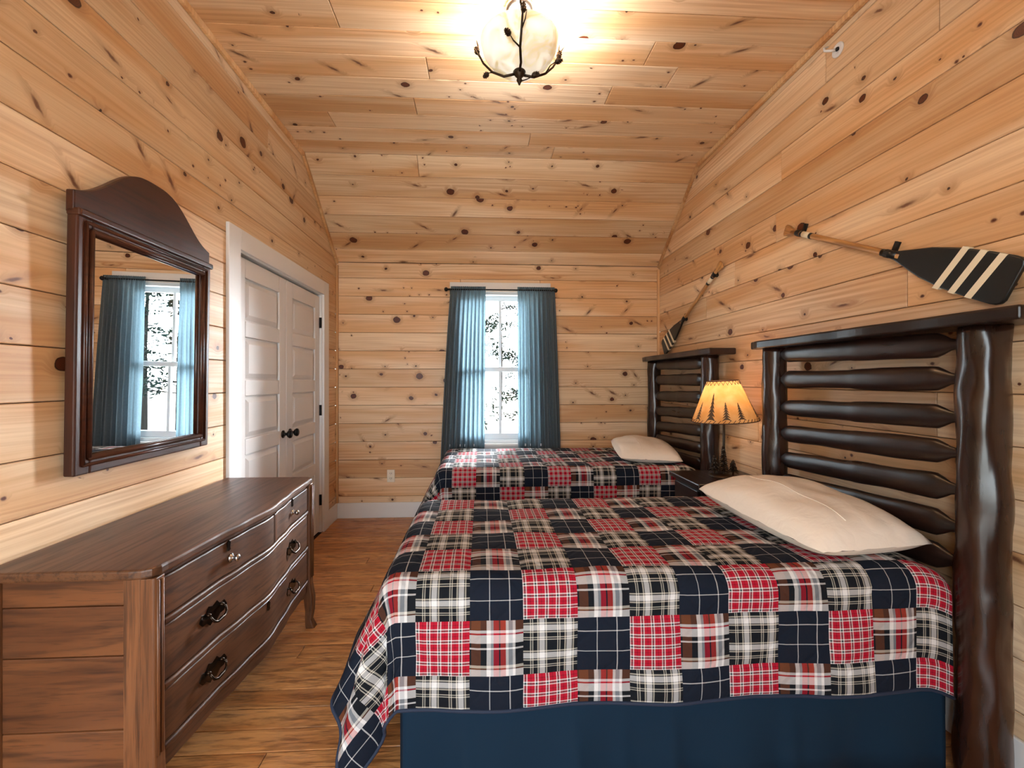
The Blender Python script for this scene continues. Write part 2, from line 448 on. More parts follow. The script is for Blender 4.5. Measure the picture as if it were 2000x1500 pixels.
def backing(name, O, ex, ey, outline, hole=None, th=.12):
    """slab behind the boards, with an opening"""
    nn = ex.cross(ey); mb = MB()
    fr = lambda a, b, d: O + ex*a + ey*b + nn*d
    if hole is None: polys = [outline]
    else:
        s0 = min(p[0] for p in outline)-1; s1 = max(p[0] for p in outline)+1; t0 = min(p[1] for p in outline)-1; t1 = max(p[1] for p in outline)+1
        polys = [clip_convex([(x0, y0), (x1, y0), (x1, y1), (x0, y1)], outline) for x0, x1, y0, y1 in rect_minus((s0, s1, t0, t1), hole)]
    for p in polys:
        p = dedupe(p)
        if len(p) >= 3 and area(p) > 1e-4: mb.prism(p, fr, -TH-th, -TH+.001)
    return structure(mb.build(name, M['joint']))
X, Y, Z = V((1, 0, 0)), V((0, 1, 0)), V((0, 0, 1))
Zr = .03 - BW
out_l = [(YF, 0), (YB, 0), (YB, H0), (YC, ZC), (YF, ZC)]
wl = backing('wall_left', V((XL, 0, 0)), Y, Z, out_l, CLO)
boards(wl, V((XL, 0, 0)), Y, Z, out_l, Zr, BW, M['pine'], {10: [], 11: [3.9], 12: [3.62], 13: [], 14: [], 15: [], 16: []}, CLO, seed=3)
out_r = [(-YB, 0), (-YF, 0), (-YF, ZC), (-YC, ZC), (-YB, H0)]
wr = backing('wall_right', V((XR, 0, 0)), -Y, Z, out_r)
boards(wr, V((XR, 0, 0)), -Y, Z, out_r, Zr + .022, BW, M['pine'], {10: [-1.70], 12: [-2.92], 11: [-3.3], 13: [-2.5]}, None, seed=5)
out_b = [(XL, 0), (XR, 0), (XR, H0), (XL, H0)]
wb = backing('wall_back', V((0, YB, 0)), X, Z, out_b, WIN)
boards(wb, V((0, YB, 0)), X, Z, out_b, Zr, BW, M['pine'], {k: [] for k in range(20)}, WIN, seed=8)
out_f = [(-XR, 0), (-XL, 0), (-XL, ZC), (-XR, ZC)]
wf = backing('wall_front', V((0, YF, 0)), -X, Z, out_f, (-RWIN[1], -RWIN[0], RWIN[2], RWIN[3]))
boards(wf, V((0, YF, 0)), -X, Z, out_f, Zr, BW, M['pine'], {k: [] for k in range(20)}, (-RWIN[1], -RWIN[0], RWIN[2], RWIN[3]), seed=9)
# ceiling: flat part (boards run across) and the slope down to the back wall
out_c = [(XL, -YC), (XR, -YC), (XR, -YF), (XL, -YF)]
cl = backing('ceiling', V((0, 0, ZC)), X, -Y, out_c)
cj = {0: [.55], 1: [.35], 2: [-1.0], 3: [-.42], 4: [.78], 5: [-.3, 1.1], 6: [.9], 7: [-.7], 8: [.2]}
boards(cl, V((0, 0, ZC)), X, -Y, out_c, -YC, BW, M['pine'], cj, None, maxlen=2.5, seed=11)
sl = V((0, YC-YB, ZC-H0)); SLEN = sl.length; se = sl.normalized()
out_s = [(XL, 0), (XR, 0), (XR, SLEN), (XL, SLEN)]
cs = backing('ceiling_slope', V((0, YB, H0)), X, se, out_s)
boards(cs, V((0, YB, H0)), X, se, out_s, SLEN - 6*BW, BW, M['pine'], {0: [], 1: [], 2: [], 3: [], 4: [], 5: [-.50]}, None, seed=13)
# floor
out_g = [(XL, YF), (XR, YF), (XR, YB), (XL, YB)]
fl = structure(MB().box(XL-.12, XR+.12, YF-.12, YB+.12, -.16, -.013).build('floor', M['joint']))
FP = .105; rg = random.Random(21); fj = {}
for k in range(60): 
    a = rg.uniform(-.9, .3); fj[k] = [a, a + rg.uniform(.9, 1.25)]
boards(fl, V((0, 0, 0)), X, Y, out_g, YF, FP, M['floor'], fj, None, seed=22)

# trim: thin pine strips in the corners, white baseboards, casings
tn = [0]
def trim(mb, mat):
    tn[0] += 1; o = structure(mb.build('trim_%d' % tn[0], mat)); bevel(o, .003); return o
tw = .022
for xs, xw in ((1, XL), (-1, XR)):
    xa, xb = sorted((xw + xs*.001, xw + xs*tw))
    trim(MB().box(xa, xb, YF+.01, YC, ZC-tw*1.5, ZC-.001), M['pine_trim'])
    mb = MB(); a = V((0, YC, ZC)); b = V((0, YB, H0)); nrm = V((0, -(ZC-H0), -(YB-YC))).normalized()
    vs = []
    for q in (a, b):
        for d in (.001, tw*1.3): 
            for xx in (xa, xb): vs.append(V((xx, q.y, q.z)) + nrm*d)
    mb.add(vs, [(0,1,3,2), (4,6,7,5), (0,4,5,1), (2,3,7,6), (0,2,6,4), (1,5,7,3)]); trim(mb, M['pine_trim'])
    trim(MB().box(xa, xb, YB-tw, YB-.001, .145, H0-.03), M['pine_trim'])
def baseboard(name, mb): bevel(structure(mb.build(name, M['white'])), .004)
baseboard('baseboard_back', MB().box(XL+.001, XR-.001, YB-.016, YB-.001, 0, .145))
baseboard('baseboard_left', MB().box(XL+.001, XL+.016, CLO[1]+.115, YB-.017, 0, .145).box(XL+.001, XL+.016, YF+.001, CLO[0]-.115, 0, .145))
baseboard('baseboard_right', MB().box(XR-.016, XR-.001, YF+.001, YB-.017, 0, .145))
# closet casing
cw = .112; c0, c1, _, cz = CLO
mb = MB().box(XL+.001, XL+.02, c0-cw, c0+.004, 0, cz+cw).box(XL+.001, XL+.02, c1-.004, c1+cw, 0, cz+cw).box(XL+.001, XL+.02, c0+.004, c1-.004, cz-.004, cz+cw)
mb.box(XL-.12, XL+.001, c0, c0+.012, 0, cz).box(XL-.12, XL+.001, c1-.012, c1, 0, cz).box(XL-.12, XL+.001, c0+.012, c1-.012, cz-.012, cz)
trim(mb, M['white'])
def closet_leaf(n, y0, y1, hinge_y, knob_y):
    x1 = XL - .016; x0 = x1 - .034; z0, z1 = .012, cz - .026
    d = structure(MB().box(x0, x1-.016, y0, y1, z0, z1).build('door_%d' % n, M['white_door']))
    st = .102; pit = .349; ph = .255; top = z1 - .112
    fr = MB().box(x1-.016, x1, y0, y0+st, z0, z1).box(x1-.016, x1, y1-st, y1, z0, z1)
    edges = [z1] + [e for k in range(5) for e in (top-k*pit, top-k*pit-ph)] + [z0]
    for a, b in zip(edges[0::2], edges[1::2]): fr.box(x1-.016, x1, y0+st, y1-st, b, a)
    bevel(fr.build('door_frame', M['white_door'], d), .004, 2)
    for k in range(5):
        za, zb = top-k*pit-ph, top-k*pit; ya, yb = y0+st, y1-st; mb = MB()
        i0, i1 = .010, .040; xa, xb = x1-.0155, x1-.001
        mb.add([(xa,ya+i0,za+i0),(xa,yb-i0,za+i0),(xa,yb-i0,zb-i0),(xa,ya+i0,zb-i0),(xb,ya+i1,za+i1),(xb,yb-i1,za+i1),(xb,yb-i1,zb-i1),(xb,ya+i1,zb-i1)],
               [(4,5,6,7),(0,1,5,4),(1,2,6,5),(2,3,7,6),(3,0,4,7)])
        mb.build('panel', M['white_door'], d)
    for zz in (.28, 1.05, 1.80):
        h = MB().tube([(x1+.010, hinge_y, zz-.045), (x1+.010, hinge_y, zz+.045)], .008, 10)
        h.box(x1-.002, x1+.004, hinge_y-.012, hinge_y+.012, zz-.045, zz+.045); h.build('hinge', M['black_metal'], d)
    kb = MB(); prof = [(.027, 0), (.027, .006), (.010, .010), (.010, .030), (.022, .036), (.029, .048), (.027, .058), (.014, .064)]
    vs = []
    tmp = MB().lathe(prof, (0, 0, 0), 18)
    kb.add([V((x1 + p.z, knob_y + p.x, .93 + p.y)) for p in tmp.v], tmp.f); kb.build('knob', M['black_metal'], d, True)
ym = (c0+c1)/2
closet_leaf(1, c0+.015, ym-.002, c0+.015, ym-.055)
closet_leaf(2, ym+.002, c1-.015, c1-.015, ym+.055)
mb = MB().box(XL-.75, XL-.70, c0-.2, c1+.2, -.1, cz+.3).box(XL-.70, XL-.135, c0-.2, c0-.15, -.1, cz+.3).box(XL-.70, XL-.135, c1+.15, c1+.2, -.1, cz+.3)
mb.box(XL-.70, XL-.135, c0-.15, c1+.15, cz+.25, cz+.3).box(XL-.70, XL-.135, c0-.15, c1+.15, -.1, -.02)
structure(mb.build('wall_closet', M['white']))
rf = [(YF-.4, ZC+.135), (YC+.05, ZC+.135), (YB+.135, H0+.12), (YB+.135, H0-.15), (YB+.5, H0-.25), (YC+.1, ZC+.40), (YF-.4, ZC+.40)]
structure(MB().prism(rf, lambda a, b, d: V((d, a, b)), XL-.5, XR+.5).build('light_leak_seal', M['joint']))  # unseen filler added to keep sky light out of the ceiling crease

# back window: double hung, two panes over two
wx0, wx1, wz0, wz1 = WIN
w1 = structure(MB().box(wx0, wx0+.03, YB-.012, YB+.14, wz0, wz1).box(wx1-.03, wx1, YB-.012, YB+.14, wz0, wz1)
     .box(wx0+.03, wx1-.03, YB-.012, YB+.14, wz1-.03, wz1).box(wx0+.03, wx1-.03, YB-.012, YB+.14, wz0, wz0+.03).build('window_1', M['vinyl']))
xc = (wx0+wx1)/2; zm = 1.412
def sash(z0, z1, yy, top, bot):
    s = MB(); xa, xb = wx0+.031, wx1-.031; sw = .042
    s.box(xa, xa+sw, yy, yy+.035, z0, z1).box(xb-sw, xb, yy, yy+.035, z0, z1).box(xa+sw, xb-sw, yy, yy+.035, z1-top, z1).box(xa+sw, xb-sw, yy, yy+.035, z0, z0+bot)
    so = bevel(s.build('sash', M['vinyl'], w1), .003)
    MB().box(xc-.013, xc+.013, yy+.004, yy+.031, z0+bot, z1-top).build('muntin', M['vinyl'], so)
    for a, b in ((xa+sw, xc-.013), (xc+.013, xb-sw)):
        MB().box(a, b, yy+.015, yy+.019, z0+bot, z1-top).build('pane', M['glass'], so)
sash(wz0+.031, zm+.022, YB+.03, .045, .06)
sash(zm-.020, wz1-.031, YB+.07, .045, .045)
bevel(MB().box(wx0-.10, wx1+.10, YB-.024, YB-.001, wz1-.005, wz1+.085).build('head_casing', M['white'], w1), .003)
for xa, xb in ((wx0-.085, wx0+.004), (wx1-.004, wx1+.085)): bevel(MB().box(xa, xb, YB-.02, YB-.001, wz0, wz1-.006).build('side_casing', M['white'], w1), .003)
bevel(MB().box(wx0-.10, wx1+.10, YB-.05, YB+.03, wz0-.025, wz0-.001).box(wx0-.08, wx1+.08, YB-.02, YB-.001, wz0-.10, wz0-.026).build('window_sill', M['white'], w1), .003)
# rear window (behind the camera)
rx0, rx1, rz0, rz1 = RWIN
w2 = MB().box(rx0, rx0+.05, YF-.12, YF+.015, rz0, rz1).box(rx1-.05, rx1, YF-.12, YF+.015, rz0, rz1).box(rx0, rx1, YF-.12, YF+.015, rz1-.05, rz1).box(rx0, rx1, YF-.12, YF+.015, rz0, rz0+.05)
w2.box((rx0+rx1)/2-.03, (rx0+rx1)/2+.03, YF-.1, YF-.02, rz0, rz1); structure(w2.build('window_2', M['vinyl']))

# ------------------------------------------------------------------ beds
def log_tube(path, rad, rings, seg, seed, amp=.10, sq=(1, 1)):
    mb = MB(); a, b = V(path[0]), V(path[1]); t = (b-a).normalized()
    s1 = t.cross(Y if abs(t.z) > .5 else Z).normalized(); s2 = t.cross(s1)
    v = []; f = []
    for i in range(rings+1):
        q = i/rings; r0 = rad(q); p = a.lerp(b, q)
        for k in range(seg):
            an = 2*math.pi*k/seg; dr = s1*math.cos(an)*sq[0] + s2*math.sin(an)*sq[1]
            nz = noise.noise(V((math.cos(an)*1.1+seed*7.3, math.sin(an)*1.1, q*(b-a).length*5)))*amp + noise.noise(V((math.cos(an)*2.3, math.sin(an)*2.3+seed*3.1, q*(b-a).length*13)))*amp*.45
            v.append(p + dr*r0*(1+nz))
    for i in range(rings):
        for k in range(seg):
            k2 = (k+1) % seg; f.append((i*seg+k, i*seg+k2, (i+1)*seg+k2, (i+1)*seg+k))
    f.append(tuple(range(seg))[::-1]); f.append(tuple(range(rings*seg, (rings+1)*seg)))
    mb.add(v, f); return mb
HX = 1.635                                   # headboard plane
def make_bed(dy, seed, label):
    b = thing('log_bed', label, 'bed', (.63, 1.9+dy, 0), 'twin log beds')
    y0, y1 = 1.335+dy, 2.345+dy
    for yy, rr, sd in ((y0, .064, seed), (y1, .060, seed+5)):
        log_tube(((HX, yy, 0), (HX, yy, 1.485)), lambda q, rr=rr: rr*(1.06-.10*q), 60, 30, sd, .14).build('post', M['log'], b, True)
    # live-edge cap
    n = 40; ol = []
    for i in range(n+1):
        q = i/n; ol.append((lerp(y0-.17, y1+.10, q), HX-.095+.012*noise.noise(V((q*6, seed, 0)))+.02*sstep(.93, 1, q)))
    ol += [(y1+.10, HX+.095), (y0-.17, HX+.095)]
    c = MB().prism([(a, x) for a, x in ol], lambda a, x, d: V((x, a, d)), 1.485, 1.528); bevel(c.build('cap', M['log_h'], b), .008, 3)
    zs = [(1.432, 1.448), (1.314, 1.312), (1.182, 1.160), (1.060, 1.022), (.935, .880), (.805, .765), (.685, .650)]
    for k, (za, zb) in enumerate(zs):
        def rad(q, k=k):
            e = min(q, 1-q)*.90
            r = lerp(.015, .042, sstep(.025, .10, e)) if q < .5 else lerp(.010, .040, min(1, e/.055))
            return r*(1+.10*noise.noise(V((q*5, k*3.3+seed, 1))))
        log_tube(((HX, y0+.05, za), (HX, y1-.05, zb)), rad, 40, 14, seed*3+k, .05, (.52, 1.10)).build('slat', M['log_h'], b, True)
    for yy in (y0+.145, y1-.145):
        bevel(MB().box(-.25, HX-.05, yy-.02, yy+.02, .20, .34).build('side_rail', M['log_h'], b), .006)
        MB().box(HX-.075, HX-.055, yy-.08, yy+.022, .17, .36).build('rail_bracket', M['black_metal'], b)
    for yy in (y0+.15, y1-.15):
        MB().box(-.22, -.17, yy-.02, yy+.02, 0, .2).build('foot_leg', M['log_h'], b)
    bevel(MB().box(-.25, HX-.078, y0+.17, y1-.17, .20, .40).build('box_spring', M['mattress'], b), .02)
    bevel(MB().box(-.25, HX-.078, y0+.125, y1-.125, .401, .64).build('mattress', M['mattress'], b), .05, 4)
    return b
DY = 1.70
make_bed(0, 2, 'dark log twin bed nearest the camera, headboard below the large paddle')
make_bed(DY, 9, 'dark log twin bed under the window, farther from the camera')

# quilt: every patch a piece of one draped surface
QX = [1.572, 1.446, 1.292, 1.135, .970, .803, .640, .475, .306, .132, -.036, -.205, -.375, -.545, -.72]
QY = [1.00, 1.105, 1.273, 1.441, 1.609, 1.777, 1.945, 2.113, 2.281, 2.449, 2.617, 2.74]
XS, YS, YE, ZT, RR = -.26, 1.442, 2.27, .682, .07
def drape(Xn, Yn, dy, seed):
    ex = max(0, XS-Xn); ey = max(0, YS-Yn); eb = max(0, Yn-YE); e2 = max(ey, eb); sgn = -1 if ey > 0 else 1
    px = max(Xn, XS); py = min(max(Yn, YS), YE)
    e = math.hypot(ex, e2); z = ZT
    top = 1.0
    if e > 1e-9:
        ph = math.atan2(e2, ex); co, si = math.cos(ph), math.sin(ph)
        arc = RR*math.pi/2
        k = .03 + .40*(abs(co)**3.0)
        fold = math.sin(2*ph)**2
        if e < arc:
            t = e/RR; o = RR*math.sin(t); dn = RR*(1-math.cos(t))
        else:
            L = e-arc; o = RR+L*k; dn = RR+L*math.sqrt(1-k*k)
            o += fold*.035*math.sin(ph*10+1)*min(1, L/.2)
            # soft waves along the hanging edges
            w = Xn*co*0 + (Xn if abs(co) < .5 else Yn)
            o += .010*min(1, L/.3)*math.sin(w*11+seed)*(1-fold)
        px += -co*o; py += sgn*si*o; z -= dn; top = max(0, 1-e/.1)
    hd = max(0, Xn-1.46); z -= (hd/.135)**2*.045
    z += top*(.006*noise.noise(V((Xn*4, Yn*4, seed)))+.004*noise.noise(V((Xn*11, Yn*11, seed+3))))
    if e > .1:
        py += .004*noise.noise(V((Xn*9, Yn*9, seed+5))); px += .003*noise.noise(V((Xn*9, Yn*9, seed+8)))
    return V((px, py+dy, z))
SEQ = ['plaid_madras', 'plaid_black', 'plaid_navy', 'plaid_red']
def make_quilt(dy, seed, label, shift):
    q = thing('patchwork_quilt', label, 'quilt', (.63, 1.9+dy, .64), 'patchwork quilts')
    ncol = len(QX)-1; nrow = len(QY)-1; G = 7
    def surf(Xn, Yn, puff):
        p = drape(Xn, Yn, dy, seed); e = .004
        a = drape(Xn+e, Yn, dy, seed)-p; b = drape(Xn, Yn+e, dy, seed)-p
        n = a.cross(b)
        n = n.normalized() if n.length > 1e-12 else V((0, 0, 1))
        return p + n*puff
    for c in range(ncol):
        for r in range(nrow):
            x1, x0 = QX[c], QX[c+1]; ya, yb = QY[r], QY[r+1]
            idx = (10 - c) + 1                       # column at x -0.036..0.132 has index 2 counting right
            col = 2 + (9 - c)
            typ = SEQ[(col + (2 if r % 2 else 0) + shift) % 4]
            v = []; uv = []
            for j in range(G+1):
                for i in range(G+1):
                    s, t = i/G, j/G
                    pf = .0045*(1-abs(2*s-1)**5)*(1-abs(2*t-1)**5)
                    v.append(surf(lerp(x0, x1, s), lerp(ya, yb, t), pf))
                    fs = (x1-x0)/.168; ft = (yb-ya)/.168
                    uv.append((s*min(1, fs), (1-(1-t)*min(1, ft)) if r == 0 else t*min(1, ft)))
            f = [(j*(G+1)+i, j*(G+1)+i+1, (j+1)*(G+1)+i+1, (j+1)*(G+1)+i) for j in range(G) for i in range(G)]
            o = mesh_obj('patch', v, f, M[typ], q, True)
            ul = o.data.uv_layers.new(name='UVMap')
            for lp in o.data.loops: ul.data[lp.index].uv = uv[lp.vertex_index]
    # bound hem
    path = [(QX[0], QY[0])] + [(lerp(QX[0], QX[-1], i/60), QY[0]) for i in range(1, 61)] + [(QX[-1], lerp(QY[0], QY[-1], i/60)) for i in range(1, 61)]
    MB().tube([drape(a, b, dy, seed) for a, b in path], .006, 8).build('binding', M['binding'], q, True)
make_quilt(0, 1.0, 'patchwork plaid quilt on the near bed, hanging over the navy bed skirt', 0)
make_quilt(DY, 4.0, 'patchwork plaid quilt on the far bed below the curtained window', 2)
def make_skirt(dy, label):
    def fn(u, v):
        L = u*2.85; z = lerp(.0, .46, v)
        y0, y1, xf = 1.382, 2.235, -.245
        fo = sstep(.60, .15, v)
        if L < 1.8:
            x = 1.555-L; w = .010*math.sin(x*9)+.008*math.sin(x*23+1)
            for xx in (-.05, .30, .46, .62, 1.02): w += .014*math.exp(-((x-xx)/.03)**2)
            return V((x, y0-w*fo+.0+dy, z))
        if L < 1.9:
            a = (L-1.8)/.1; return V((lerp(-.245, -.262, a), lerp(y0, y0+.05, a)+dy, z))
        yy = y0+.05+(L-1.9)*.78; return V((xf-.017-.008*math.sin(yy*20)*fo, yy+dy, z))
    o = MB().grid(fn, 190, 6).build('bed_skirt', M['skirt'], None, True)
    m = o.modifiers.new('solid', 'SOLIDIFY'); m.thickness = .002
    tag(o, label, 'bed skirt', 'navy bed skirts')
make_skirt(0, 'navy blue bed skirt hanging to the floor below the near quilt')
make_skirt(DY, 'navy blue bed skirt of the far bed by the window')

def make_pillow(loc, rot, L, Wd, H, seed, label):
    p = thing('pillow', label, 'pillow', loc, 'cream pillows'); p.rotation_euler = rot
    mb = MB(); n = 30; 
    def pt(u, v, s):
        a, b = 2*u-1, 2*v-1
        k = max(0, (1-abs(a)**2.8))**.5*max(0, (1-abs(b)**2.6))**.5
        pin = 1-.03*(1-abs(a)**2)*abs(b)**6; pin2 = 1-.03*(1-abs(b)**2)*abs(a)**6
        cr = 1-.015*abs(a)**5*abs(b)**5; x = a*L/2*cr*(1-.015*(1-b*b)*abs(a)**3); y = b*Wd/2*cr*(1+.05*(1-a*a))
        z = s*H/2*k*(1 if s > 0 else .62)
        if s > 0:
            z += .010*k*noise.noise(V((a*2.2, b*2.2, seed)))*1.5 + .006*(1-k)*noise.noise(V((a*7, b*7, seed+2)))
            z += .003*math.exp(-((b-.30)/.03)**2)*k*sstep(.5, .2, a)
        z += .02*abs(a)**4*abs(b)**4*noise.noise(V((a, b, seed+9)))
        return V((x, y, z + H*.31))
    mb.grid(lambda u, v: pt(u, v, 1), n, n); mb.grid(lambda u, v: pt(1-u, v, -1), n, n)
    mb.build('pillowcase', M['pillow'], p, True, local=True)
    sm = MB().tube([pt(lerp(.10, .78, i/24), .65, 1) for i in range(25)], .0018, 6)
    sm.build('hem_seam', M['pillow'], p, True, local=True)
make_pillow((1.325, 1.765, .685), (R(0), R(-4), R(97)), .69, .46, .225, 3, 'cream pillow on the near bed, in front of the large headboard')
make_pillow((1.315, 3.47, .685), (R(2), R(-4), R(80)), .64, .45, .18, 11, 'cream pillow on the far bed beside the window wall')

# ------------------------------------------------------------------ nightstand and lamp
ns = thing('nightstand', 'dark wood nightstand between the two log beds', 'nightstand', (1.47, 2.69, 0))
bevel(MB().box(1.258, 1.735, 2.46, 2.86, .672, .702).build('table_top', M['log_h'], ns), .006, 2)
bevel(MB().box(1.29, 1.72, 2.49, 2.83, .45, .671).build('body', M['log_h'], ns), .004)
dr = bevel(MB().box(1.276, 1.2895, 2.51, 2.81, .485, .65).build('drawer', M['log_h'], ns), .003)
MB().lathe([(.014, -.02), (.014, .0), (.006, .012)], (1.262, 2.66, .57), 12).build('knob', M['black_metal'], dr)
for xx in (1.295, 1.675):
    for yy in (2.495, 2.785): bevel(MB().box(xx, xx+.04, yy, yy+.04, 0, .449).build('leg', M['log_h'], ns), .004)
bevel(MB().box(1.29, 1.72, 2.49, 2.83, .14, .165).build('shelf', M['log_h'], ns), .003)

LX, LY, LZ = 1.522, 2.66, .702
lp = thing('table_lamp', 'lit table lamp with parchment pine-tree shade on the dark nightstand', 'lamp', (LX, LY, LZ))
MB().lathe([(.085, 0), (.085, .008), (.07, .016), (.03, .022), (.0085, .026)], (LX, LY, LZ), 28).build('base', M['bronze'], lp, True)
MB().tube([(LX, LY, LZ+.02), (LX+.002, LY, LZ+.2), (LX+.003, LY, LZ+.43)], .0075, 10).build('pole', M['bronze'], lp, True)
def metal_tree(x, y, h):
    mb = MB().tube([(x, y, LZ+.012), (x, y, LZ+h)], [.006, .002], 6); rg = random.Random(int(h*1000))
    n = int(h/.016)
    for k in range(n):
        zz = LZ+.035+(h-.04)*k/n; rr = lerp(.036, .006, k/n)
        for j in range(6):
            a = j*math.pi/3+k*.5+rg.uniform(-.2, .2)
            mb.tube([(x, y, zz+.008), (x+math.cos(a)*rr*.6, y+math.sin(a)*rr*.6, zz+.003), (x+math.cos(a)*rr, y+math.sin(a)*rr, zz-.006)], [.004, .0045, .0012], 5)
    mb.build('metal_tree', M['bronze'], lp)
metal_tree(LX-.012, LY-.02, .205); metal_tree(LX-.05, LY+.015, .14); metal_tree(LX+.035, LY-.045, .115)
SZ0, SZ1, SR0, SR1 = 1.055, 1.305, .192, .090
tilt = Matrix.Translation((LX+.003, LY, 1.13)) @ Matrix.Rotation(R(-3.5), 4, 'Y') @ Matrix.Translation((-LX-.003, -LY, -1.13))
def shade_pt(a, q, off=0):
    r = lerp(SR0, SR1, q)+off; return tilt @ V((LX+.003+r*math.cos(a), LY+r*math.sin(a), lerp(SZ0, SZ1, q)))
def shade_mat():
    t = NT('lit_parchment'); n = t.n
    oc = t.node('ShaderNodeTexCoord').outputs['Object']
    d = n.new('ShaderNodeBsdfDiffuse'); tl = n.new('ShaderNodeBsdfTranslucent'); mx = n.new('ShaderNodeMixShader')
    k = t.ss(.3, .7, t.noise(oc, 14, 3))
    col = t.mix(k, C4(lin(236, 196, 140)), C4(lin(226, 172, 108)))
    t.put(d.inputs[0], col); t.put(tl.inputs[0], col); mx.inputs[0].default_value = .6
    t.t.links.new(d.outputs[0], mx.inputs[1]); t.t.links.new(tl.outputs[0], mx.inputs[2]); t.t.links.new(mx.outputs[0], t.out.inputs[0]); return t.m
M['shade'] = shade_mat()
M['print'] = plain('sepia_print', lin(84, 66, 48), .8)
M['lace'] = plain('leather_lacing', lin(70, 46, 32), .7)
sh = MB().grid(lambda u, v: shade_pt(u*2*math.pi, v), 48, 6).build('lamp_shade', M['shade'], lp, True)
for k, (a, hh) in enumerate(((186, .45), (216, .66), (244, .44), (271, .42), (318, .62), (350, .42), (30, .6), (75, .42), (115, .6), (150, .42))):
    mb = MB(); n = 7; a = R(a); ww = .15
    for j in range(n):                       # tiers of the tree silhouette
        q0 = .06+hh*j/n; q1 = .06+hh*(j+1.55)/n; wd = ww*(1-j/n*.88)
        L = [shade_pt(a-wd, q0+.0, .0015), shade_pt(a-wd*.30, q0+.03, .0015), shade_pt(a+wd*.30, q0+.03, .0015), shade_pt(a+wd, q0+.0, .0015), shade_pt(a+wd*.12, min(q1, .06+hh), .0015), shade_pt(a-wd*.12, min(q1, .06+hh), .0015)]
        mb.add(L, [(0, 1, 5), (1, 2, 4, 5), (2, 3, 4)])
    mb.build('tree_print', M['print'], sh)
mb = MB()
for k in range(44):
    a0 = 2*math.pi*k/44
    mb.tube([shade_pt(a0, .002, .003), shade_pt(a0+.09, .07, .0025)], .0018, 5)
for k in range(26):
    a0 = 2*math.pi*k/26; a1 = a0+math.pi/26
    mb.tube([shade_pt(a0, .995, .003), shade_pt(a1, .90, .0025)], .0014, 5); mb.tube([shade_pt(a1, .90, .0025), shade_pt(a1+math.pi/26, .995, .003)], .0014, 5)
mb.build('lacing', M['lace'], sh)
for qq in (0, 1): MB().tube([shade_pt(2*math.pi*k/40, qq) for k in range(41)], .003, 6).build('rim_wire', M['lace'], sh)
def bulb_mat(name, c, s):
    t = NT(name); e = t.n.new('ShaderNodeEmission'); e.inputs[0].default_value = (*c, 1); e.inputs[1].default_value = s
    t.t.links.new(e.outputs[0], t.out.inputs[0]); return t.m
M['bulb'] = bulb_mat('warm_bulb', (1, .72, .42), 12)
MB().lathe([(.003, -.035), (.016, -.03), (.028, 0), (.026, .022), (.012, .040), (.002, .043)], (LX+.003, LY, 1.17), 14).build('bulb', M['bulb'], lp, True)
l = bpy.data.lights.new('table_lamp_glow', 'POINT'); l.energy = 1.05; l.color = (1, .66, .40); l.shadow_soft_size = .03
o = bpy.data.objects.new('table_lamp_glow', l); o.location = (LX+.003, LY, 1.235); COL.objects.link(o)

# ------------------------------------------------------------------ ceiling light
CX, CY = .178, 2.03
cg = thing('ceiling_light', 'rustic ceiling light with alabaster glass bowl and bronze twig arms', 'ceiling light', (CX, CY, ZC))
MB().lathe([(.068, -.001), (.068, -.018), (.055, -.032), (.020, -.040), (.012, -.05)], (CX, CY, ZC), 28).build('canopy', M['nickel'], cg, True)
MB().tube([(CX, CY, ZC-.045), (CX, CY, 2.735)], .006, 8).build('stem', M['bronze'], cg, True)
def alabaster():
    t = NT('lit_alabaster'); oc = t.node('ShaderNodeTexCoord').outputs['Object']
    k = t.noise(oc, 9, 3, .6, 1.0); c = t.mix(t.ss(.4, .65, k), C4((1.0, .96, .82)), C4((.90, .76, .46)))
    t.base(c).rough(.3); t.put(t.p.inputs['Emission Color'], c); t.put(t.p.inputs['Emission Strength'], t.math('MULTIPLY_ADD', k, -1.0, .85)); return t.m
M['bowl'] = alabaster()
bo = [(.018, 2.752), (.06, 2.757), (.105, 2.776), (.145, 2.808), (.170, 2.846), (.180, 2.884), (.183, 2.893)]
prof = [(r, z-ZC) for r, z in bo] + [(r-.005, z-ZC+.002) for r, z in bo[::-1]]
MB().lathe(prof, (CX, CY, ZC), 40, False).build('glass_bowl', M['bowl'], cg, True)
MB().lathe([(.004, 2.690), (.008, 2.700), (.014, 2.712), (.010, 2.722), (.022, 2.735), (.030, 2.750), (.024, 2.758), (.006, 2.760)], (CX, CY, 0), 18).build('finial', M['bronze'], cg, True)
def cone_at(c, d, L=.034):
    c = V(c); d = V(d).normalized(); mb = MB()
    mb.tube([c, c+d*L*.25, c+d*L*.6, c+d*L], [.006, .013, .011, .003], 8)
    s1 = d.orthogonal().normalized(); s2 = d.cross(s1)
    for i in range(5):
        for j in range(7):
            a = 2*math.pi*(j+.5*(i % 2))/7; r = [.010, .014, .014, .011, .006][i]; p = c+d*L*(.12+.2*i)
            q = p+(s1*math.cos(a)+s2*math.sin(a))*r; mb.tube([p+(q-p)*.5, q+d*.006], [.004, .001], 4)
    return mb
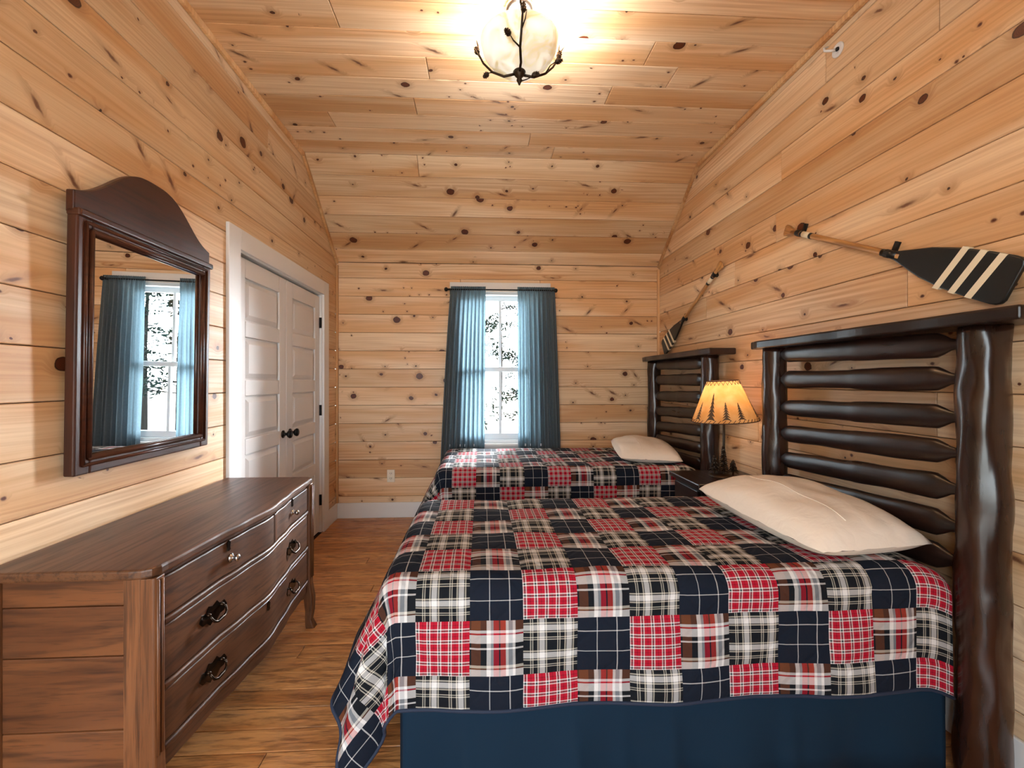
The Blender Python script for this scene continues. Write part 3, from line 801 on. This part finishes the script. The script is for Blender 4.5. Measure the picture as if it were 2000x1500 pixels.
for k, az in enumerate((-92, 14, 166)):
    a = R(az); e = V((math.cos(a), math.sin(a), 0)); s = V((-e.y, e.x, 0)); c = V((CX, CY, 0))
    P = [c+e*r+V((0, 0, z)) for r, z in ((.018, 2.742), (.075, 2.742), (.13, 2.768), (.172, 2.812), (.196, 2.862), (.200, 2.905), (.206, 2.955 if k == 0 else 2.925))]
    P = [p + s*.004*math.sin(i*2.1+k) for i, p in enumerate(P)]
    arm = MB().tube(P, [.006, .0058, .0055, .005, .0045, .004, .002], 8)
    arm.tube([P[3], P[3]+e*.02+s*.015+V((0, 0, .03)), P[3]+e*.036+s*.022+V((0, 0, .062))], [.004, .003, .0012], 6)
    arm.tube([P[2], P[2]+e*.012-s*.03+V((0, 0, .02)), P[2]+e*.03-s*.045+V((0, 0, .03))], [.004, .003, .002], 6)
    arm.tube([P[4], P[4]+e*.016-s*.012+V((0, 0, .03)), P[4]+e*.03-s*.014+V((0, 0, .05))], [.003, .0025, .001], 6)
    ao = arm.build('twig_arm', M['bronze'], cg, True)
    cone_at(P[2]+e*.03-s*.045+V((0, 0, .03)), e-s*.8).build('pine_cone', M['bronze'], ao)
    cone_at(P[4]+e*.004+s*.004, V((0, 0, 1))+e*.3).build('pine_cone', M['bronze'], ao)
ar = MB().tube([(CX, CY, 2.705), (CX+.03, CY-.02, 2.703), (CX+.06, CY-.03, 2.712)], [.003, .0025, .002], 6).build('twig_arm', M['bronze'], cg, True)
cone_at((CX+.055, CY-.03, 2.71), (.8, -.3, .3)).build('pine_cone', M['bronze'], ar)
l = bpy.data.lights.new('ceiling_bulb', 'POINT'); l.energy = 36; l.color = (.97, .97, 1.0); l.shadow_soft_size = .05
o = bpy.data.objects.new('ceiling_bulb', l); o.location = (CX+.05, CY, 2.875); COL.objects.link(o)

# ------------------------------------------------------------------ curtains and rod
def make_curtain(x0t, x1t, x0b, x1b, seed, label):
    zt, zb = 2.195, .30; nf = 9
    def fn(u, v):
        z = lerp(zt, zb, v); s = v**.8
        x = lerp(lerp(x0t, x1t, u), lerp(x0b, x1b, u), s)
        ph = u*nf*2*math.pi + .9*math.sin(u*7+seed) + .5*noise.noise(V((u*3, v*1.5, seed)))
        amp = lerp(.010, .022, sstep(.0, .35, v))*(1+.4*noise.noise(V((u*4, v*2, seed+4))))
        x += .006*math.sin(ph*.5+seed)*v
        y = YB-.072 - amp*math.sin(ph) - .012*v*math.sin(ph*.37+seed)
        if v < .03: y = YB-.072 - .009*math.sin(ph*2)
        return V((x, y, z))
    o = MB().grid(fn, 120, 50).build('curtain', M['curtain'], None, True)
    tag(o, label, 'curtain', 'slate blue window curtains')
make_curtain(-.285, .042, -.40, .035, 1, 'slate blue curtain panel at the left of the window')
make_curtain(.345, .700, .355, .765, 6, 'slate blue curtain panel at the right of the window')
rod = thing('curtain_rod', 'thin black curtain rod with round finials above the window', 'curtain rod', (.185, YB-.072, 2.165))
MB().tube([(-.30, YB-.072, 2.165), (.68, YB-.072, 2.165)], .007, 10).build('pole', M['black_metal'], rod, True)
for sx, x in ((-1, -.30), (1, .68)):
    prof = MB().lathe([(.008, 0), (.012, .004), (.007, .012), (.018, .022), (.021, .034), (.014, .046), (.002, .050)], (0, 0, 0), 14)
    MB().add([V((x+sx*p.z, YB-.072+p.x, 2.165+p.y)) for p in prof.v], prof.f).build('finial', M['black_metal'], rod, True)
    MB().box(x-sx*.012-.006, x-sx*.012+.006, YB-.09, YB-.025, 2.150, 2.157).box(x-sx*.012-.012, x-sx*.012+.012, YB-.029, YB-.0245, 2.125, 2.185).build('bracket', M['black_metal'], rod)

# ------------------------------------------------------------------ paddles on the right wall
def make_paddle(grip, tip, label, sgn):
    g, tp = V(grip), V(tip); d = (tp-g); L = d.length; ex = d.normalized(); ez = V((-1, 0, 0)); ey = ez.cross(ex)
    p = thing('canoe_paddle', label, 'paddle', g, 'paddles on the wall')
    p.matrix_world = Matrix(((ex.x, ey.x, ez.x, g.x), (ex.y, ey.y, ez.y, g.y), (ex.z, ey.z, ez.z, g.z), (0, 0, 0, 1)))
    bs = L*.585
    MB().tube([(.06, 0, 0), (.2, 0, 0), (bs*.6, 0, 0), (bs, 0, 0), (bs+.06, 0, 0)], [.015, .0145, .014, .0145, .013], 14, (1, .85)).build('shaft', M['ash'], p, True, True)
    gp = [(0, .026), (.008, .030), (.03, .028), (.055, .019), (.075, .0155)]
    poly = [(a, b) for a, b in gp] + [(a, -b) for a, b in gp[::-1]]
    bevel(MB().prism(poly, lambda a, b, q: V((a, b, q)), -.011, .011).build('grip', M['ash'], p, False, True), .008, 3)
    Lb = L-bs; pr = [(0, .015), (.04, .018), (.10, .035), (.18, .058), (.28, .074), (.38, .080), (.46, .081), (.50, .078)]
    k = Lb/.50; pr = [(bs+a*k, b) for a, b in pr]; e = pr[-1][0]
    up = pr + [(e+.0, .070)]; 
    poly = pr[:-1] + [(e-.02, .079), (e-.006, .072), (e, .058), (e, -.058), (e-.006, -.072), (e-.02, -.079)] + [(a, -b) for a, b in pr[:-1][::-1]]
    bl = bevel(MB().prism(poly, lambda a, b, q: V((a, b, q)), -.008, .008).build('blade', M['navy_paint'], p, False, True), .005, 3)
    for j in range(3):
        a = L-.225+j*.062; sl_ = .020*sgn
        hw = .0805
        MB().prism([(a-sl_, -hw), (a+.024-sl_, -hw), (a+.024+sl_, hw), (a+sl_, hw)], lambda a, b, q: V((a, b, q)), -.0084, .0086).build('stripe', M['cream_paint'], bl, False, True)
    for a0, a1, m in ((.135, .150, 'navy_paint'), (.150, .205, 'cream_paint'), (.205, .222, 'navy_paint'), (.095, .112, 'navy_paint')):
        MB().tube([(a0, 0, 0), (a1, 0, 0)], .0156, 14, (1, .88)).build('painted_band', M[m], p, True, True)
    MB().tube([(bs-.03, 0, 0), (bs+.045, 0, 0)], [.0155, .0165], 14, (1, .88)).build('painted_band', M['navy_paint'], p, True, True)
    for a in (.118, bs+.0):
        mb = MB().tube([(a-.011, 0, 0), (a+.011, 0, 0)], .0175, 14, (1, .9)).box(a-.011, a+.011, .012*sgn if sgn > 0 else -.05, .05 if sgn > 0 else -.012, -.028, -.018)
        mb.box(a-.011, a+.011, -.014, .014, -.028, -.012); mb.build('hanging_strap', M['leather'], p, False, True)
PXW = XR-.029
make_paddle((PXW, 2.375, 2.158), (PXW, 1.312, 1.622), 'wooden canoe paddle with black striped blade above the near headboard', 1)
make_paddle((PXW, 3.03, 2.145), (PXW, 4.03, 1.605), 'wooden canoe paddle with black striped blade above the far headboard', -1)

# ------------------------------------------------------------------ dresser
FY = [1.235, 1.36, 1.50, 1.65, 1.81, 1.97, 2.12, 2.26, 2.385]; FX = [-.905, -.893, -.886, -.868, -.852, -.868, -.886, -.893, -.905]
def xf(y): return pl(FY, FX, y)
D0, D1 = 1.245, 2.375
ds = thing('dresser', 'brown oak dresser with curved front and brass pulls against left wall', 'dresser', (-1.13, 1.81, 0))
BXk = XL + .02
n = 60
ol = [(BXk, D0-.012), (-.955, D0-.012), (-.925, D0-.008), (-.905, D0+.004), (-.893, D0+.025)]
ol += [(xf(y)+.006, y) for y in [lerp(D0+.05, D1-.05, i/n) for i in range(n+1)]]
ol += [(-.893, D1-.025), (-.905, D1-.004), (-.925, D1+.008), (-.955, D1+.012), (BXk, D1+.012)]
bevel(MB().prism(ol, lambda a, b, d: V((a, b, d)), .764, .792).build('dresser_top', M['oak'], ds), .007, 3)
# side frame-and-plank panels
for yy, s in ((D0+.014, -1), (D1-.014, 1)):
    zz = [.19, .341, .546, .685, .762]
    for a, b in zip(zz[:-1], zz[1:]):
        y0, y1 = sorted((yy, yy-s*.012)); bevel(MB().box(BXk+.045, -.985, y0, y1, a+.001, b-.001).build('side_plank', M['oak_side'], ds), .0035, 2)
    for xa, xb in ((BXk, BXk+.044), (-.984, -.936)):
        bevel(MB().box(xa, xb, min(yy+s*.008, yy-s*.02), max(yy+s*.008, yy-s*.02), .06 if xa < -1.2 else .15, .763).build('side_stile', M['oak_post'], ds), .004, 2)
# front corner posts with flared feet
for yc_, s in ((D0+.022, -1), (D1-.022, 1)):
    mb = MB()
    pts = [(0, .763, .021), (0, .40, .021), (0, .24, .022), (.008, .16, .024), (.010, .09, .020), (.006, .045, .017), (.012, .015, .021), (.016, 0, .023)]
    v = []; f = []
    for o_, z, r in pts:
        cx_, cy_ = -.916+o_, yc_+s*o_*.8
        v += [(cx_-r, cy_-r, z), (cx_+r*.75, cy_-r, z), (cx_+r, cy_-r*.75, z), (cx_+r, cy_+r*.75, z), (cx_+r*.75, cy_+r, z), (cx_-r, cy_+r, z)]
    for i in range(len(pts)-1):
        for k in range(6): k2 = (k+1) % 6; f.append((i*6+k, (i+1)*6+k, (i+1)*6+k2, i*6+k2))
    f.append((0, 1, 2, 3, 4, 5)); f.append(tuple(range((len(pts)-1)*6, len(pts)*6))[::-1])
    mb.add(v, f); bevel(mb.build('leg', M['oak_post'], ds), .004, 2)
    for oo in (.012, -.004): MB().tube([(-.893, yc_+s*oo, .755), (-.893, yc_+s*oo, .27)], .0042, 8).build('post_bead', M['oak_post'], ds, True)
    MB().box(BXk, BXk+.04, yc_-.02, yc_+.02, 0, .06).build('back_foot', M['oak_post'], ds)
def front_slab(y0, y1, z0, z1, off, th, n=26):
    ys = [lerp(y0, y1, i/n) for i in range(n+1)]; v = []; f = []
    for y in ys:
        x = xf(y)+off; v += [(x-th, y, z0), (x, y, z0), (x, y, z1), (x-th, y, z1)]
    for i in range(n):
        a = i*4; f += [(a+1, a+5, a+6, a+2), (a, a+3, a+7, a+4), (a, a+4, a+5, a+1), (a+3, a+2, a+6, a+7)]
    f += [(0, 1, 2, 3), (n*4+3, n*4+2, n*4+1, n*4)]
    return MB().add(v, f)
E0, E1 = D0+.046, D1-.046
MB().box(BXk+.05, -.93, D0+.03, D1-.03, .20, .76).build('carcass', M['oak'], ds)
for z in (.618, .432, .258): bevel(autosmooth(front_slab(E0, E1, z-.010, z+.010, -.002, .03).build('rail', M['oak'], ds)), .006, 3)
bevel(front_slab(E0, E1, .748, .762, -.012, .03).build('rail', M['oak'], ds), .003)
YD = 1.885
bevel(MB().box(xf(YD)-.03, xf(YD)-.004, YD-.011, YD+.011, .629, .747).build('drawer_divider', M['oak_post'], ds), .003)
bevel(autosmooth(front_slab(E0, E1, .195, .247, -.012, .025).build('apron', M['oak'], ds)), .006, 3)
def pull_handle(dw, y, z):
    x = xf(y)-.008+.001; pts = [(-.058, .0), (-.048, .014), (-.030, .012), (-.018, .024), (0, .018), (.018, .024), (.030, .012), (.048, .014), (.058, 0), (.046, -.012), (.030, -.012), (.014, -.024), (0, -.018), (-.014, -.024), (-.030, -.012), (-.046, -.012)]
    bp = MB().prism([(a*1.12, b*1.35) for a, b in pts], lambda a, b, d: V((xf(y+a)-.008+d, y+a, z+b)), -.001, .0035)
    bo_ = bp.build('pull_plate', M['pull'], dw)
    arcp = [(-.036, .012, .010), (-.040, .004, .020), (-.034, -.010, .026), (-.018, -.018, .028), (0, -.016, .029), (.018, -.018, .028), (.034, -.010, .026), (.040, .004, .020), (.036, .012, .010)]
    hb = MB().tube([(x+c, y+a, z+b) for a, b, c in arcp], [.003, .0035, .004, .0045, .006, .0045, .004, .0035, .003], 8)
    for a in (-.036, .036): hb.tube([(x, y+a, z+.012), (x+.016, y+a, z+.012)], [.007, .004], 10)
    hb.build('pull_handle', M['pull'], dw, True)
def keyhole(dw, y, z, m='pull'):
    x = xf(y)-.008
    MB().prism([(-.010, .012), (0, .020), (.010, .012), (.007, -.004), (.009, -.014), (0, -.018), (-.009, -.014), (-.007, -.004)], lambda a, b, d: V((x+d, y+a, z+b)), -.001, .003).build('keyhole_plate', M[m], dw)
def drawer(y0, y1, z0, z1): return bevel(autosmooth(front_slab(y0, y1, z0, z1, -.008, .02).build('drawer_front', M['oak'], ds)), .004, 2)
d = drawer(E0+.004, YD-.014, .631, .746); 
def ring_knob(dw, y, z):
    x = xf(y)-.008; t = MB().lathe([(.015, 0), (.016, .004), (.006, .008), (.006, .016), (.012, .020), (.013, .027), (.006, .032)], (0, 0, 0), 16)
    MB().add([V((x+p.z, y+p.x, z+p.y)) for p in t.v], t.f).build('knob', M['nickel'], dw, True)
ring_knob(d, 1.585, .683); keyhole(d, 1.575, .728)
d = drawer(YD+.014, E1-.004, .631, .746); ring_knob(d, 2.11, .683); keyhole(d, 2.11, .728)
d = drawer(E0+.004, E1-.004, .445, .605); pull_handle(d, 1.50, .533); pull_handle(d, 2.09, .525)
d = drawer(E0+.004, E1-.004, .271, .419); pull_handle(d, 1.50, .345); pull_handle(d, 2.09, .338); keyhole(d, 1.81, .395)

# ------------------------------------------------------------------ wall mirror above the dresser
m0, m1, mz0, mz1 = 1.490, 2.198, .993, 1.868
mr = thing('wall_mirror', 'arched mahogany mirror hanging on the left wall above the dresser', 'mirror', (XL, (m0+m1)/2, mz0))
fx0, fx1 = XL+.001, XL+.036; fw = .058
mr.location.x += .007; mr.rotation_euler = (0, .0144, .0083)
for ya, yb in ((m0, m0+fw), (m1-fw, m1)): bevel(MB().box(fx0, fx1, ya, yb, mz0, mz1).build('frame_stile', M['mahogany_v'], mr), .006, 3)
bevel(MB().box(fx0, fx1, m0+fw, m1-fw, mz0, mz0+fw).build('frame_rail', M['mahogany'], mr), .006, 3)
bevel(MB().box(fx0, fx1, m0+fw, m1-fw, mz1-fw, mz1).build('frame_rail', M['mahogany'], mr), .006, 3)
MB().box(fx0+.001, XL+.022, m0+fw-.01, m1-fw+.01, mz0+fw-.01, mz1-fw+.01).build('mirror_glass', M['mirror'], mr)
mb = MB()
i0, i1, k0, k1 = m0+fw, m1-fw, mz0+fw, mz1-fw
for r_, off, xx in ((.010, -.004, fx1-.002), (.006, -.026, fx1+.001)):
    a, b, c, e = i0+off, i1-off, k0+off, k1-off
    for p, q in (((a, c), (b, c)), ((b, c), (b, e)), ((b, e), (a, e)), ((a, e), (a, c))): mb.tube([(xx, p[0], p[1]), (xx, q[0], q[1])], r_, 10)
mb.build('moulding', M['mahogany'], mr, True)
ol = []
for i in range(61):
    t = lerp(-1, 1, i/60); h = .054 + .182*math.exp(-(abs(t)/.68)**2.9)
    ol.append((lerp(m0-.004, m1+.004, i/60), mz1+h))
poly = [(m1+.004, mz1-.01), (m0-.004, mz1-.01)] + ol
bevel(MB().prism(poly[::-1], lambda a, b, d: V((d, a, b)), fx0, fx1-.008).build('crest', M['mahogany'], mr), .004, 2)
bevel(MB().box(fx0, fx1+.012, m0-.004, m1+.004, mz1-.020, mz1+.006).build('cornice', M['mahogany'], mr), .007, 3)

# ------------------------------------------------------------------ small fittings
ou = thing('wall_outlet', 'ivory electrical outlet low on the wall left of the curtains', 'outlet', (-.86, YB, .395))
bevel(MB().box(-.896, -.824, YB-.006, YB-.0005, .336, .454).build('cover_plate', M['plastic'], ou), .003)
for zz in (.372, .418):
    s = bevel(MB().box(-.877, -.843, YB-.0085, YB-.006, zz-.016, zz+.016).build('socket', M['plastic'], ou), .003)
    MB().box(-.868, -.865, YB-.0092, YB-.0084, zz-.004, zz+.009).box(-.855, -.852, YB-.0092, YB-.0084, zz-.004, zz+.009).box(-.862, -.858, YB-.0092, YB-.0084, zz-.012, zz-.008).build('slot', M['slot'], s)
hk = thing('wall_hook', 'small white looped hook high on the right wall near the ceiling', 'hook', (XR, 2.06, 2.93))
t = MB().lathe([(.034, 0), (.034, .004), (.030, .007), (.016, .007), (.014, .004)], (0, 0, 0), 26)
MB().add([V((XR-p.z, 2.045+p.x, 2.93+p.y)) for p in t.v], t.f).build('rosette', M['white'], hk, True)
MB().tube([(XR-.006, 2.045, 2.93), (XR-.03, 2.06, 2.935), (XR-.045, 2.075, 2.945), (XR-.040, 2.085, 2.965), (XR-.022, 2.082, 2.972)], [.006, .006, .0055, .005, .004], 8).build('hook', M['white'], hk, True)
MB().lathe([(.007, -.007), (.008, 0), (.007, .007)], (XR-.009, 2.040, 2.93), 10).build('screw_hole', M['slot'], hk)

# ------------------------------------------------------------------ outdoors, seen through the panes
gd = structure(MB().box(-40, 40, YB+.5, 60, -.75, -.65).build('ground', M['gravel']))
gd2 = structure(MB().box(-40, 40, -30, YF-.5, -.75, -.65).build('ground_rear', M['gravel']))
def tree(x, y, h, seed, label, nl=420, spread=1.3, z0=.6):
    rg = random.Random(seed); t = thing('tree', label, 'tree', (x, y, -.65), 'trees outside the window')
    tr = MB().tube([(x, y, -.65), (x+.05, y, h*.4), (x-.04, y, h)], [.09, .06, .015], 8); lf = MB()
    for b in range(26):
        zz = rg.uniform(z0, h); a = rg.uniform(0, 2*math.pi); L = spread*rg.uniform(.4, 1)*(1.15-zz/h*.7)
        p0 = V((x, y, zz)); p1 = p0 + V((math.cos(a)*L, math.sin(a)*L, rg.uniform(-.1, .35)))
        tr.tube([p0, p0.lerp(p1, .5)+V((0, 0, .05)), p1], [.018, .012, .004], 5)
        for k in range(nl//26):
            c = p0.lerp(p1, rg.uniform(.3, 1.05)) + V((rg.gauss(0, .09), rg.gauss(0, .09), rg.gauss(0, .08)))
            d1 = V((rg.gauss(0, 1), rg.gauss(0, 1), rg.gauss(0, 1))).normalized(); d2 = d1.orthogonal().normalized(); w = rg.uniform(.025, .065)
            lf.add([c-d1*w*1.5, c+d2*w*.6, c+d1*w*1.5, c-d2*w*.6], [(0, 1, 2, 3)])
    tr.build('trunk', M['bark'], t, True); o = lf.build('foliage', M['leaf'], t); o['kind'] = 'stuff'
tree(-.40, 12.0, 4.8, 1, 'leafy tree outside, its branches reaching into the left panes', 1500, 1.7, .0)
tree(1.42, 12.5, 4.8, 2, 'leafy tree outside, its branches reaching into the right panes', 1500, 1.7, .0)
tree(.92, 21.0, 6.5, 9, 'most distant leafy tree outside, straight behind the window muntin', 1300, 2.2, .2)
tree(5.05, 12.0, 5.2, 5, 'denser green tree outside, seen only in the mirror, left', 2600, 1.5, .6)
tree(6.35, 12.6, 5.2, 6, 'denser green tree outside, seen only in the mirror, right', 2600, 1.5, .6)
